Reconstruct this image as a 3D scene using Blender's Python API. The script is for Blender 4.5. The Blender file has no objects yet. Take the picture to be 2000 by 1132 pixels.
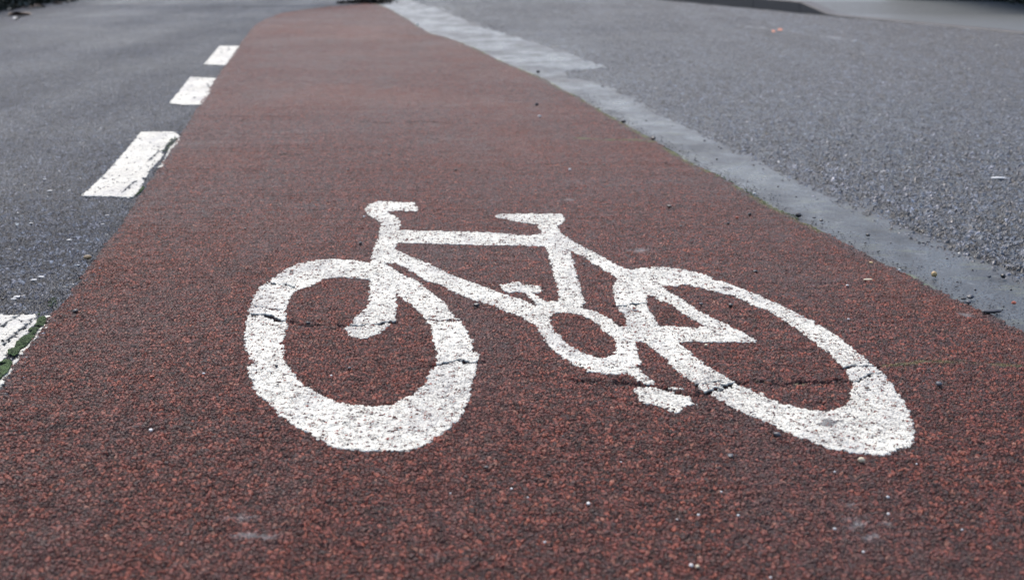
import bpy, math, random
import numpy as np
from mathutils import Vector

# ---------------------------------------------------------------- camera, sky, sun, exposure
SC = bpy.context.scene
COL = SC.collection
H = 0.69                       # camera height, crouching photographer
F = 2460.0                     # focal length in photo pixels (photo is 2000 wide)
TH = math.atan(676.0 / F)      # downward tilt
cam_d = bpy.data.cameras.new('camera')
cam_d.sensor_width = 36.0
cam_d.lens = 36.0 * F / 2000.0
cam_d.clip_start = 0.05
cam_d.clip_end = 2000.0
cam_d.dof.use_dof = True
cam_d.dof.focus_distance = 2.40
cam_d.dof.aperture_fstop = 5.4
cam_d.dof.aperture_blades = 7
cam = bpy.data.objects.new('camera', cam_d)
COL.objects.link(cam)
cam.location = (0, 0, H + 0.008)      # the painted surfaces lie about 8 mm above the ground datum
cam.rotation_euler = (math.pi / 2 - TH, 0, 0)
SC.camera = cam

SUN_EL, SUN_AZ = math.radians(56), math.radians(-22)      # azimuth from +Y
wd = bpy.data.worlds.new('World')
SC.world = wd
wd.use_nodes = True
wn = wd.node_tree
sky = wn.nodes.new('ShaderNodeTexSky')
sky.sky_type = 'NISHITA'
sky.sun_disc = False
sky.sun_elevation = SUN_EL
sky.sun_rotation = SUN_AZ
sky.air_density = 1.0
sky.dust_density = 3.0
sky.ozone_density = 1.0
wn.links.new(sky.outputs[0], wn.nodes['Background'].inputs[0])
wn.nodes['Background'].inputs[1].default_value = 0.15
sun_d = bpy.data.lights.new('sun', 'SUN')
sun_d.energy = 1.4
sun_d.angle = math.radians(22)
sun_d.color = (1.0, 0.94, 0.86)
sun = bpy.data.objects.new('sun', sun_d)
COL.objects.link(sun)
sdir = Vector((math.sin(SUN_AZ) * math.cos(SUN_EL), math.cos(SUN_AZ) * math.cos(SUN_EL), math.sin(SUN_EL)))
sun.rotation_euler = sdir.to_track_quat('Z', 'Y').to_euler()
SC.view_settings.view_transform = 'Standard'
SC.view_settings.look = 'None'
SC.view_settings.exposure = 0.85
SC.view_settings.gamma = 1.0

rng = np.random.default_rng(7)
random.seed(7)

# ---------------------------------------------------------------- survey: a photo pixel to its point on the flat ground
def P(px, py):
    u = (px - 1000.0) / F
    v = (py - 566.0) / F
    dz = math.sin(TH) + v * math.cos(TH)
    return (H * u / dz, H * (math.cos(TH) - v * math.sin(TH)) / dz)

def poly(pts, ox=0, oy=0, s=1.0):
    return np.array([P(ox + x / s, oy + y / s) for x, y in pts])

def pxscale(py):
    return H / (math.cos(TH) * (py + 110.0))

# ---------------------------------------------------------------- tagging and mesh helpers
def tag(o, label=None, cat=None, group=None, kind=None):
    if label: o['label'] = label
    if cat: o['category'] = cat
    if group: o['group'] = group
    if kind: o['kind'] = kind
    return o

def mesh_np(name, V, Q, mat, parent=None, smooth=True, attrs=None, tri=None):
    me = bpy.data.meshes.new(name)
    V = np.asarray(V, dtype=np.float32)
    Q = np.asarray(Q, dtype=np.int32)
    nq, k = Q.shape
    me.vertices.add(len(V))
    me.vertices.foreach_set('co', V.ravel())
    me.loops.add(nq * k)
    me.loops.foreach_set('vertex_index', Q.ravel())
    me.polygons.add(nq)
    me.polygons.foreach_set('loop_start', np.arange(0, nq * k, k, dtype=np.int32))
    me.polygons.foreach_set('loop_total', np.full(nq, k, dtype=np.int32))
    if smooth:
        me.polygons.foreach_set('use_smooth', np.ones(nq, dtype=bool))
    me.update(calc_edges=True)
    if attrs:
        for an, av in attrs.items():
            a = me.attributes.new(an, 'FLOAT', 'POINT')
            a.data.foreach_set('value', np.asarray(av, dtype=np.float32))
    me.materials.append(mat)
    o = bpy.data.objects.new(name, me)
    COL.objects.link(o)
    if parent: o.parent = parent
    return o

def grid_quads(nr, nc):
    i = np.arange(nr * nc).reshape(nr, nc)
    return np.stack([i[:-1, :-1], i[:-1, 1:], i[1:, 1:], i[1:, :-1]], -1).reshape(-1, 4)

def vnoise(x, y, seed=0):
    xi = np.floor(x).astype(np.int64); yi = np.floor(y).astype(np.int64)
    fx = x - xi; fy = y - yi
    fx = fx * fx * (3 - 2 * fx); fy = fy * fy * (3 - 2 * fy)
    def h(a, b):
        n = (a * 374761393 + b * 668265263 + seed * 1442695041) & 0x7fffffff
        n = ((n ^ (n >> 13)) * 1274126177) & 0x7fffffff
        return ((n ^ (n >> 16)) & 0xffff) / 65535.0
    a = h(xi, yi); b = h(xi + 1, yi); c = h(xi, yi + 1); d = h(xi + 1, yi + 1)
    return (a * (1 - fx) + b * fx) * (1 - fy) + (c * (1 - fx) + d * fx) * fy

def rows(y0, y1, dmin, k):
    out = [y0]
    while out[-1] < y1:
        out.append(out[-1] + max(dmin, k * out[-1] ** 2))
    return np.array(out)

def inside(pg, X, Y):
    x0, y0 = pg.min(0); x1, y1 = pg.max(0)
    res = np.zeros(X.shape, bool)
    m = (X >= x0) & (X <= x1) & (Y >= y0) & (Y <= y1)
    x = X[m]; y = Y[m]
    r = np.zeros(x.shape, bool)
    n = len(pg)
    for i in range(n):
        ax, ay = pg[i]; bx, by = pg[(i + 1) % n]
        if ay == by: continue
        c = ((ay > y) != (by > y)) & (x < (bx - ax) * (y - ay) / (by - ay) + ax)
        r ^= c
    res[m] = r
    return res

def dist_line(pl, X, Y, reach=0.05):
    """distance to a polyline, inf beyond reach of its box"""
    D = np.full(X.shape, 9.0)
    for i in range(len(pl) - 1):
        ax, ay = pl[i]; bx, by = pl[i + 1]
        m = (X > min(ax, bx) - reach) & (X < max(ax, bx) + reach) & (Y > min(ay, by) - reach) & (Y < max(ay, by) + reach)
        if not m.any(): continue
        x = X[m]; y = Y[m]
        dx, dy = bx - ax, by - ay
        t = np.clip(((x - ax) * dx + (y - ay) * dy) / (dx * dx + dy * dy + 1e-12), 0, 1)
        d = np.hypot(x - ax - t * dx, y - ay - t * dy)
        D[m] = np.minimum(D[m], d)
    return D

# ---------------------------------------------------------------- materials
class NT:
    def __init__(s, name, disp=False):
        s.m = bpy.data.materials.new(name)
        s.m.use_nodes = True
        s.nt = s.m.node_tree
        s.b = s.nt.nodes['Principled BSDF']
        s.out = s.nt.nodes['Material Output']
        if disp: s.m.displacement_method = 'BOTH'
    def n(s, t, **kw):
        nd = s.nt.nodes.new(t)
        for k, v in kw.items(): setattr(nd, k, v)
        return nd
    def set(s, inp, v):
        if isinstance(v, bpy.types.NodeSocket): s.nt.links.new(v, inp)
        elif v is not None: inp.default_value = v
    def math(s, op, a, b=None, c=None, clamp=False):
        nd = s.n('ShaderNodeMath', operation=op, use_clamp=clamp)
        s.set(nd.inputs[0], a); s.set(nd.inputs[1], b); s.set(nd.inputs[2], c)
        return nd.outputs[0]
    def vm(s, op, a, b=None, sc=None):
        nd = s.n('ShaderNodeVectorMath', operation=op)
        s.set(nd.inputs[0], a); s.set(nd.inputs[1], b)
        if sc is not None: s.set(nd.inputs['Scale'], sc)
        return nd.outputs['Value'] if op in ('DOT_PRODUCT', 'LENGTH') else nd.outputs[0]
    def mix(s, f, a, b, mode='MIX'):
        nd = s.n('ShaderNodeMix', data_type='RGBA', blend_type=mode)
        s.set(nd.inputs[0], f); s.set(nd.inputs[6], a); s.set(nd.inputs[7], b)
        return nd.outputs[2]
    def mr(s, v, a, b, c=0.0, d=1.0, smooth=False):
        nd = s.n('ShaderNodeMapRange')
        if smooth: nd.interpolation_type = 'SMOOTHSTEP'
        for i, q in enumerate((v, a, b, c, d)): s.set(nd.inputs[i], q)
        return nd.outputs[0]
    def noise(s, vec, scale, detail=3.0, rough=0.55, off=None, color=False):
        nd = s.n('ShaderNodeTexNoise', noise_dimensions='2D')
        if off: vec = s.vm('ADD', vec, off)
        s.set(nd.inputs['Vector'], vec); nd.inputs['Scale'].default_value = scale
        nd.inputs['Detail'].default_value = detail; nd.inputs['Roughness'].default_value = rough
        return nd.outputs['Color' if color else 'Fac']
    def ramp(s, f, stops, const=False):
        nd = s.n('ShaderNodeValToRGB')
        cr = nd.color_ramp
        if const: cr.interpolation = 'CONSTANT'
        while len(cr.elements) < len(stops): cr.elements.new(0.5)
        for e, (p, c) in zip(cr.elements, stops):
            e.position = p; e.color = (*c, 1)
        s.set(nd.inputs[0], f)
        return nd.outputs[0]
    def attr(s, name):
        return s.n('ShaderNodeAttribute', attribute_name=name).outputs['Fac']
    def pos(s):
        g = s.n('ShaderNodeNewGeometry').outputs['Position']
        return s.vm('MULTIPLY', g, (1, 1, 0))
    def displace(s, h):
        """h in metres, straight up"""
        c = s.n('ShaderNodeCombineXYZ'); s.set(c.inputs[2], h)
        v = s.n('ShaderNodeVectorDisplacement', space='OBJECT')
        s.set(v.inputs['Vector'], c.outputs[0]); v.inputs['Midlevel'].default_value = 0.0; v.inputs['Scale'].default_value = 1.0
        s.nt.links.new(v.outputs[0], s.out.inputs['Displacement'])

def aggregate(t, p, scale, tilt=0.9, warp=0.0012, edge=0.22):
    """crushed stone: returns height 0..1, per-stone random colour, cover (0 gap .. 1 stone)"""
    w = t.noise(p, scale * 1.7, 2.0, color=True)
    w = t.vm('SCALE', t.vm('SUBTRACT', w, (0.5, 0.5, 0.5)), sc=warp * 2)
    q = t.vm('MULTIPLY', t.vm('ADD', p, w), (1, 1, 0))
    v = t.n('ShaderNodeTexVoronoi', voronoi_dimensions='2D', feature='F1')
    e = t.n('ShaderNodeTexVoronoi', voronoi_dimensions='2D', feature='DISTANCE_TO_EDGE')
    for k in (v, e):
        t.set(k.inputs['Vector'], q); k.inputs['Scale'].default_value = scale
    rnd = v.outputs['Color']
    sep = t.n('ShaderNodeSeparateColor'); t.set(sep.inputs[0], rnd)
    cover = t.mr(e.outputs['Distance'], 0.0, edge, smooth=True)
    delta = t.vm('SCALE', t.vm('SUBTRACT', q, v.outputs['Position']), sc=scale)
    delta = t.vm('MULTIPLY', delta, (1, 1, 0))
    tl = t.vm('DOT_PRODUCT', delta, t.vm('SUBTRACT', rnd, (0.5, 0.5, 0.5)))
    h = t.math('MULTIPLY', cover, t.math('ADD', t.math('MULTIPLY', sep.outputs[0], 0.65), 0.35))
    h = t.math('ADD', h, t.math('MULTIPLY', tl, tilt))
    return h, sep, cover

def scalec(t, col, f):
    nd = t.n('ShaderNodeVectorMath', operation='SCALE')
    t.set(nd.inputs[0], col); t.set(nd.inputs['Scale'], f)
    return nd.outputs[0]

def mat_lane():
    t = NT('red_surfacing', True)
    p = t.pos()
    h1, r1, c1 = aggregate(t, p, 145.0, warp=0.0024, edge=0.28)
    h2, r2, c2 = aggregate(t, t.vm('ADD', p, (3.1, 7.7, 0)), 290.0, warp=0.001)
    clump = t.noise(p, 62.0, 2.0, 0.5, off=(11, 3, 0))
    big = t.noise(p, 1.3, 4.0, 0.6)
    mid = t.noise(p, 14.0, 4.0, 0.6, off=(5, 2, 0))
    fine = t.noise(p, 900.0, 2.0, 0.6)
    big = t.mr(big, 0.3, 0.7)
    stone = t.ramp(r1.outputs[1], [(0.0, (0.045, 0.011, 0.009)), (0.25, (0.090, 0.021, 0.016)), (0.5, (0.135, 0.031, 0.022)),
                                   (0.75, (0.175, 0.042, 0.028)), (0.93, (0.225, 0.058, 0.034)), (1.0, (0.24, 0.115, 0.085))])
    small = t.ramp(r2.outputs[1], [(0.0, (0.010, 0.006, 0.006)), (0.5, (0.050, 0.015, 0.012)), (1.0, (0.12, 0.033, 0.022))])
    binder = (0.010, 0.006, 0.006, 1)
    # bitumen film worn off some stones only
    th = t.math('ADD', t.math('MULTIPLY', mid, 0.75), t.math('MULTIPLY', big, 0.22))
    coat = t.mr(t.math('SUBTRACT', t.math('ADD', r1.outputs[2], th), 0.42), 0.17, 0.50)
    stone = t.mix(coat, t.mix(0.5, (0.046, 0.024, 0.024, 1), small), stone)
    col = t.mix(c1, t.mix(c2, binder, small), stone)
    col = t.mix(t.mr(fine, 0.3, 0.8, 0.0, 0.30), col, (0.04, 0.03, 0.03, 1))
    col = scalec(t, col, t.mr(t.noise(p, 38.0, 3.0, 0.6, off=(3, 8, 0)), 0.32, 0.68, 0.70, 1.50))
    col = t.mix(1.0, col, (1.05, 1.0, 0.93, 1), 'MULTIPLY')
    # patches: newer orange surfacing, greyer trafficked areas
    pt = t.noise(p, 0.75, 3.0, 0.5, off=(2.2, 9.4, 0))
    col = t.mix(t.mr(pt, 0.50, 0.68, 0.0, 0.45), col, t.mix(0.5, col, (0.20, 0.055, 0.025, 1)))
    col = t.mix(t.mr(t.noise(t.vm('MULTIPLY', p, (1.6, 0.5, 0)), 2.4, 3.0, 0.5), 0.52, 0.7, 0.0, 0.35), col, (0.070, 0.042, 0.040, 1))
    crack = t.attr('crack'); stain = t.attr('stain'); moss = t.attr('moss'); dirt = t.attr('dirt')
    col = t.mix(t.math('MULTIPLY', stain, t.mr(fine, 0.2, 0.6, 0.5, 1.0)), col, (0.19, 0.19, 0.19, 1))
    col = t.mix(t.math('MULTIPLY', dirt, 0.75), col, (0.050, 0.048, 0.052, 1))
    col = t.mix(t.math('MULTIPLY', moss, t.mr(mid, 0.35, 0.6)), col, (0.10, 0.12, 0.035, 1))
    col = t.mix(crack, col, (0.008, 0.008, 0.009, 1))
    t.set(t.b.inputs['Base Color'], col)
    rg = t.mr(t.math('ADD', mid, t.math('MULTIPLY', big, 0.4)), 0.3, 1.0, 0.46, 0.62)
    t.set(t.b.inputs['Roughness'], rg)
    t.b.inputs['Specular IOR Level'].default_value = 0.30
    h = t.math('ADD', t.math('MULTIPLY', h1, 0.0042), t.math('MULTIPLY', h2, 0.0009))
    h = t.math('ADD', h, t.math('MULTIPLY', fine, 0.0002))
    h = t.math('ADD', h, t.math('MULTIPLY', t.math('SUBTRACT', clump, 0.5), 0.0040))
    h = t.math('MULTIPLY', h, t.math('SUBTRACT', 1.0, t.math('MULTIPLY', stain, 0.6)))
    h = t.math('SUBTRACT', h, t.math('MULTIPLY', crack, 0.007))
    t.displace(h)
    return t.m

def mat_asphalt(name, scale, amp, tint, bright, specks=0.0, rough=(0.46, 0.66), tilt=0.9, spec=0.5):
    t = NT(name, True)
    p = t.pos()
    h1, r1, c1 = aggregate(t, p, scale, tilt=tilt, warp=0.3 / scale, edge=0.36)
    h2, r2, c2 = aggregate(t, t.vm('ADD', p, (1.3, 4.7, 0)), scale * 2.3, warp=0.1 / scale)
    big = t.mr(t.noise(p, 0.8, 4.0, 0.55, off=(9, 1, 0)), 0.3, 0.7)
    mid = t.noise(p, 9.0, 4.0, 0.6, off=(2, 6, 0))
    fine = t.noise(p, 800.0, 2.0, 0.6)
    a, b = tint, bright
    stone = t.ramp(r1.outputs[1], [(0.0, tuple(x * 0.15 for x in a)), (0.45, a), (0.85, tuple((x + y) / 2 for x, y in zip(a, b))), (1.0, b)])
    small = t.ramp(r2.outputs[1], [(0.0, tuple(x * 0.4 for x in a)), (1.0, tuple(x * 1.3 for x in a))])
    col = t.mix(c1, t.mix(c2, (0.006, 0.0065, 0.008, 1), small), stone)
    if specks:
        f = t.math('GREATER_THAN', r1.outputs[2], 1.0 - specks)
        col = t.mix(t.math('MULTIPLY', t.math('MULTIPLY', f, c1), 0.8), col, (0.40, 0.40, 0.38, 1))
    col = scalec(t, col, t.mr(t.math('ADD', t.math('MULTIPLY', big, 0.6), t.math('MULTIPLY', mid, 0.4)), 0.1, 0.9, 0.75, 1.3))
    # clusters of darker and paler stones, blue and pinkish ones mixed, and long tyre-polished bands
    clus = t.noise(p, scale * .30, 3.0, 0.6, off=(8, 5, 0))
    col = scalec(t, col, t.mr(clus, 0.32, 0.68, 0.35, 1.45))
    hue = t.mr(r1.outputs[0], 0.0, 1.0)
    col = t.mix(1.0, col, t.mix(hue, (0.88, 1.0, 1.10, 1), (1.03, 0.98, 1.0, 1)), 'MULTIPLY')
    track = t.noise(t.vm('MULTIPLY', p, (1.5, 0.12, 0)), 1.0, 2.0, 0.5, off=(1, 1, 0))
    t.set(t.b.inputs['Base Color'], col)
    rr = t.mr(t.math('ADD', big, mid), 0.3, 1.5, rough[0], rough[1])
    t.set(t.b.inputs['Roughness'], t.math('SUBTRACT', rr, t.mr(track, 0.4, 0.65, 0.0, 0.10)))
    t.b.inputs['Specular IOR Level'].default_value = spec
    h = t.math('ADD', t.math('MULTIPLY', h1, amp), t.math('MULTIPLY', h2, amp * 0.3))
    h = t.math('ADD', h, t.math('MULTIPLY', fine, 0.0002))
    h = t.math('ADD', h, t.math('MULTIPLY', t.math('SUBTRACT', t.noise(p, scale * .42, 2.0, 0.5, off=(4, 9, 0)), 0.5), amp * 1.2))
    t.displace(h)
    return t.m

def mat_gutter():
    t = NT('worn_smooth_gutter', True)
    p = t.pos()
    big = t.mr(t.noise(p, 1.7, 4.0, 0.6), 0.3, 0.7)
    mid = t.noise(p, 16.0, 5.0, 0.65, off=(4, 4, 0))
    st = t.noise(t.vm('MULTIPLY', p, (1, 2.6, 0)), 9.0, 4.0, 0.6, off=(1, 8, 0))
    fine = t.noise(p, 420.0, 4.0, 0.7)
    col = t.ramp(t.math('ADD', t.math('MULTIPLY', mid, 0.6), t.math('MULTIPLY', fine, 0.4)),
                 [(0.3, (0.006, 0.007, 0.010)), (0.5, (0.020, 0.029, 0.041)), (0.7, (0.060, 0.077, 0.097))])
    col = t.mix(t.mr(st, 0.56, 0.70, 0.0, 0.5), col, (0.075, 0.085, 0.045, 1))
    t.b.inputs['Specular IOR Level'].default_value = 0.38
    col = t.mix(t.mr(t.noise(p, 30.0, 3.0, 0.6, off=(7, 3, 0)), 0.66, 0.74, 0.0, 0.6), col, (0.15, 0.16, 0.17, 1))
    v = t.n('ShaderNodeTexVoronoi', voronoi_dimensions='2D', feature='F1'); t.set(v.inputs['Vector'], p); v.inputs['Scale'].default_value = 95.0
    pit = t.math('MULTIPLY', t.mr(v.outputs['Distance'], 0.16, 0.32, 1.0, 0.0), t.mr(mid, 0.42, 0.52))
    col = t.mix(t.math('MULTIPLY', pit, 0.75), col, (0.02, 0.02, 0.022, 1))
    dirt = t.attr('dirt')
    col = t.mix(t.math('MULTIPLY', dirt, t.mr(fine, 0.35, 0.6, 0.3, 1.0)), col, (0.028, 0.026, 0.026, 1))
    moss = t.attr('moss')
    col = t.mix(t.math('MULTIPLY', moss, t.mr(mid, 0.4, 0.55)), col, (0.09, 0.12, 0.03, 1))
    t.set(t.b.inputs['Base Color'], col)
    t.set(t.b.inputs['Roughness'], t.mr(t.math('ADD', t.math('MULTIPLY', big, 0.4), t.noise(t.vm('MULTIPLY', p, (1, 0.6, 0)), 7.0, 4.0, 0.65, off=(6, 6, 0))), 0.45, 0.95, 0.27, 0.60))
    h = t.math('ADD', t.math('MULTIPLY', fine, 0.0014), t.math('MULTIPLY', mid, 0.003))
    h = t.math('SUBTRACT', h, t.math('MULTIPLY', pit, 0.0012))
    t.displace(h)
    return t.m

def mat_paint(name, worn, smoothness, scale, cl_scale, cl_amp, cl_off, grey):
    t = NT(name, True)
    p = t.pos()
    h1, r1, c1 = aggregate(t, p, scale, warp=0.0022, edge=0.28)
    big = t.noise(p, 5.0, 4.0, 0.6, off=(3, 3, 0))
    mid = t.noise(p, 60.0, 3.0, 0.6)
    fine = t.noise(p, 700.0, 3.0, 0.65)
    col = t.mix(t.mr(big, 0.35, 0.75), (0.77, 0.75, 0.65, 1), (0.63, 0.61, 0.53, 1))
    col = t.mix(t.mr(fine, 0.42, 0.7, 0.0, 0.35), col, (0.42, 0.415, 0.40, 1))
    # grime held in the pits between the stones
    g = t.math('MULTIPLY', t.math('SUBTRACT', 1.0, c1), t.mr(t.math('ADD', mid, t.math('MULTIPLY', big, 0.4)), 0.55, 0.85))
    col = t.mix(t.math('MULTIPLY', g, worn), col, (0.10, 0.095, 0.09, 1))
    sp = t.n('ShaderNodeTexVoronoi', voronoi_dimensions='2D', feature='F1'); t.set(sp.inputs['Vector'], p); sp.inputs['Scale'].default_value = 190.0
    spk = t.math('MULTIPLY', t.mr(sp.outputs['Distance'], 0.15, 0.32, 1.0, 0.0), t.mr(mid, 0.49, 0.64))
    col = t.mix(t.math('MULTIPLY', spk, worn), col, (0.13, 0.12, 0.115, 1))
    # stones worn bare
    f = t.math('GREATER_THAN', r1.outputs[0], 0.985)
    col = t.mix(t.math('MULTIPLY', t.math('MULTIPLY', f, c1), 0.8 * worn), col, (0.14, 0.10, 0.095, 1))
    if name == 'dash_paint': col = scalec(t, col, 0.80)
    # tyre-greyed sweeps and the grimy broken edges
    sm = t.noise(t.vm('MULTIPLY', p, (1.0, 0.35, 0)), 11.0, 4.0, 0.6, off=(6, 1, 0))
    col = t.mix(t.mr(sm, 0.48, 0.68, 0.0, grey), col, (0.36, 0.35, 0.335, 1))
    stain = t.attr('stain')
    col = t.mix(t.math('MULTIPLY', stain, t.mr(fine, 0.3, 0.6, 0.55, 1.0)), col, (0.07, 0.072, 0.075, 1))
    col = t.mix(t.attr('top'), (0.055, 0.045, 0.04, 1), col)
    t.set(t.b.inputs['Base Color'], col)
    t.b.inputs['Roughness'].default_value = 0.62
    h = t.math('ADD', t.math('MULTIPLY', h1, 0.0042 * smoothness), t.math('MULTIPLY', fine, 0.0002))
    h = t.math('ADD', h, t.math('MULTIPLY', t.math('SUBTRACT', t.noise(p, cl_scale, 2.0, 0.5, off=cl_off), 0.5), cl_amp))
    t.displace(h)
    return t.m

def mat_plain(name, col, rough=0.6, var=0.3, scale=300.0):
    t = NT(name)
    tc = t.n('ShaderNodeTexCoord').outputs['Object']
    nz = t.n('ShaderNodeTexNoise'); t.set(nz.inputs['Vector'], tc); nz.inputs['Scale'].default_value = scale; nz.inputs['Detail'].default_value = 4
    c = scalec(t, (col[0], col[1], col[2]), t.mr(nz.outputs['Fac'], 0.25, 0.75, 1 - var, 1 + var))
    t.set(t.b.inputs['Base Color'], c)
    t.b.inputs['Roughness'].default_value = rough
    bp = t.n('ShaderNodeBump'); t.set(bp.inputs['Height'], nz.outputs['Fac']); bp.inputs['Strength'].default_value = 0.4; bp.inputs['Distance'].default_value = 0.001
    t.nt.links.new(bp.outputs[0], t.b.inputs['Normal'])
    return t.m

M = {
    'lane': mat_lane(),
    'pavement': mat_asphalt('pavement_asphalt', 88.0, 0.0062, (0.034, 0.041, 0.057), (0.18, 0.197, 0.235), specks=0.008, tilt=2.1),
    'road': mat_asphalt('road_chippings', 60.0, 0.0100, (0.034, 0.043, 0.057), (0.20, 0.215, 0.25), specks=0.004, tilt=2.0, rough=(0.42, 0.60), spec=0.6),
    'ground': mat_asphalt('ground_asphalt', 60.0, 0.0010, (0.04, 0.042, 0.048), (0.12, 0.122, 0.13)),
    'gutter': mat_gutter(),
    'paint': mat_paint('symbol_paint', 0.8, 0.36, 145.0, 62.0, 0.0040, (11, 3, 0), 0.5),
    'thermo': mat_paint('dash_paint', 0.45, 0.3, 88.0, 37.0, 0.0040, (4, 9, 0), 0.7),
    'black': mat_plain('black_stone', (0.018, 0.018, 0.022), 0.45),
    'dark': mat_plain('dark_grey_stone', (0.045, 0.048, 0.06), 0.5),
    'white': mat_plain('white_chip', (0.55, 0.55, 0.54), 0.5, 0.15),
    'cream': mat_plain('cream_stone', (0.55, 0.47, 0.33), 0.5, 0.25),
    'tan': mat_plain('tan_stone', (0.36, 0.25, 0.11), 0.5, 0.35, 180.0),
    'brown': mat_plain('brown_stone', (0.15, 0.10, 0.045), 0.5, 0.35, 180.0),
    'red': mat_plain('red_stone', (0.32, 0.07, 0.035), 0.55, 0.3, 180.0),
    'moss': mat_plain('moss_green', (0.060, 0.095, 0.035), 0.9, 0.7, 60.0),
    'kerb': mat_plain('kerb_granite', (0.035, 0.035, 0.040), 0.6, 0.3, 60.0),
    'concrete': mat_plain('pale_concrete', (0.060, 0.070, 0.074), 0.6, 0.2, 20.0),
    'leaf': mat_plain('dark_leaf', (0.028, 0.035, 0.022), 0.5, 0.5, 30.0),
    'deadleaf': mat_plain('dead_leaf', (0.085, 0.04, 0.025), 0.6, 0.5, 30.0),
    'bark': mat_plain('bark', (0.05, 0.04, 0.03), 0.8, 0.4, 40.0),
    'orange': mat_plain('orange_spray', (0.75, 0.22, 0.09), 0.6, 0.2, 60.0),
    'worn_white': mat_plain('worn_white_paint', (0.26, 0.27, 0.28), 0.6, 0.3, 60.0),
    'grass': mat_plain('grass', (0.07, 0.085, 0.035), 0.8, 0.4, 30.0),
}

# ---------------------------------------------------------------- the lines of the street, surveyed from the photo
LEFT = [(-250, 1180), (-130, 960), (0, 755), (16, 734), (42, 692), (72, 647), (103, 612), (135, 575), (165, 530), (191, 495), (238, 437), (270, 386),
        (312, 325), (357, 255), (373, 230), (402, 185), (430, 140), (465, 90), (483, 66), (500, 48), (518, 37), (550, 26), (600, 18), (650, 12.5), (700, 9), (722, 6)]
RIGHT = [(3250, 1330), (2450, 890), (2000, 647), (1920, 605), (1860, 581), (1783, 539), (1720, 511), (1671, 483), (1608, 451), (1545, 420), (1500, 397),
         (1477, 383), (1424, 352), (1397, 338), (1355, 320), (1323, 301), (1289, 280), (1246, 256), (1201, 230), (1164, 209), (1127, 187),
         (1098, 174), (1063, 155), (1030, 141), (1002, 130), (967, 114), (932, 96), (901, 83), (870, 72), (842, 65), (820, 53), (796, 38), (768, 21), (745, 11), (724, 6)]
GUT = [(3900, 1330), (2900, 890), (2000, 547), (1950, 521), (1800, 462), (1640, 388), (1500, 324), (1400, 277), (1300, 226), (1230, 190), (1185, 168), (1165, 160), (1105, 152),
       (1100, 139), (1182, 131), (1150, 119), (1090, 97), (1000, 71), (950, 56), (900, 37), (870, 22), (850, 14), (820, 8), (800, -2), (770, -25)]
FARK = [(3600, 235), (2600, 124), (2000, 63), (1830, 45), (1665, 31), (1500, 19), (1400, 11), (1290, 0), (1100, -17), (900, -35)]
def edge(pts):
    a = np.array([P(*q) for q in pts])
    a = a[np.argsort(a[:, 1])]
    return lambda y: np.interp(y, a[:, 1], a[:, 0])
fL, fR, fG = edge(LEFT), edge(RIGHT), edge(GUT)
fk_pts = np.array([P(*q) for q in FARK]); fk_pts = fk_pts[np.argsort(fk_pts[:, 1])]
fk_sl = np.polyfit(fk_pts[:, 1], fk_pts[:, 0], 1)
fK = lambda y: np.polyval(fk_sl, y)
LANE_END = P(723, 6)[1]

# cracks of the red surface and its paint
Z6 = (440, 370, 3.43); Z7 = (440, 600, 3.571); Z8 = (900, 380, 4.355); R1 = (1000, 560, 3.774); R2 = (1180, 500, 5.147); R3 = (1400, 620, 3.774)
CR = [  # polyline, half width (m), reaches lane too
    (poly([(270, 620), (330, 632), (400, 630), (455, 652)], *Z6), .0035, 1),
    (poly([(165, 768), (230, 785), (300, 797), (370, 800)], *Z6), .0026, 0),
    (poly([(165, 838), (250, 840), (305, 852), (350, 874), (400, 878), (470, 890), (550, 896), (640, 901), (800, 905), (900, 903), (1000, 901), (1060, 896), (1125, 882)], *Z6), .0056, 1),
    (poly([(1330, 868), (1450, 873), (1580, 870)], *Z6), .0030, 0),
    (poly([(1400, 398), (1480, 393), (1560, 386), (1610, 369), (1680, 380), (1780, 376)], *Z7), .0048, 1),
    (poly([(200, 428), (250, 435), (310, 448)], *Z7), .002, 0),
    (poly([(370, 655), (440, 670), (500, 680), (600, 683), (740, 690), (860, 700), (950, 705), (1010, 722), (1080, 740), (1150, 757), (1210, 771), (1290, 780), (1370, 780), (1440, 766), (1530, 751), (1600, 736), (1640, 714), (1720, 688)], *R1), .0040, 1),
    (poly([(1370, 718), (1440, 707), (1500, 690), (1560, 692), (1620, 686)], *R1), .0045, 1),
    (poly([(60, 500), (200, 465), (270, 455), (330, 460), (400, 475), (480, 481), (560, 470), (640, 455), (760, 468), (900, 460), (980, 456), (1030, 462)], *R3), .0042, 1),
    (poly([(1030, 462), (1090, 441), (1145, 418)], *R3), .0052, 1),
    (poly([(1145, 418), (1210, 404)], *R3), .003, 1),
    (poly([(900, 368), (930, 364), (1010, 353), (1130, 356), (1190, 362)], *R3), .0034, 1),
    (poly([(120, 492), (230, 489), (330, 481), (425, 470)], *R2), .0050, 1),
    (poly([(235, 538), (280, 543), (325, 552)], *R2), .0045, 0),
    (poly([(160, 560), (235, 568)], *R2), .003, 0),
    (poly([(700, 235), (760, 238), (830, 236), (900, 241)]), .006, 1),
    (poly([(545, 300), (590, 299)]), .008, 1),
]
def crack_field(X, Y, lane_only=False, wide=1.0):
    jx = (vnoise(X * 160, Y * 160, 3) - .5) * .010 + (vnoise(X * 45, Y * 45, 4) - .5) * .010
    jy = (vnoise(X * 160, Y * 160, 5) - .5) * .010 + (vnoise(X * 45, Y * 45, 6) - .5) * .014
    out = np.zeros(X.shape)
    wv = 0.55 + 0.9 * vnoise(X * 60, Y * 60, 8)
    for pl, w, lane in CR:
        if lane_only and not lane: continue
        d = dist_line(pl, X + jx, Y + jy, .04)
        out = np.maximum(out, np.clip(1.4 - d / (w * wide * wv), 0, 1))
    return out
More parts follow.
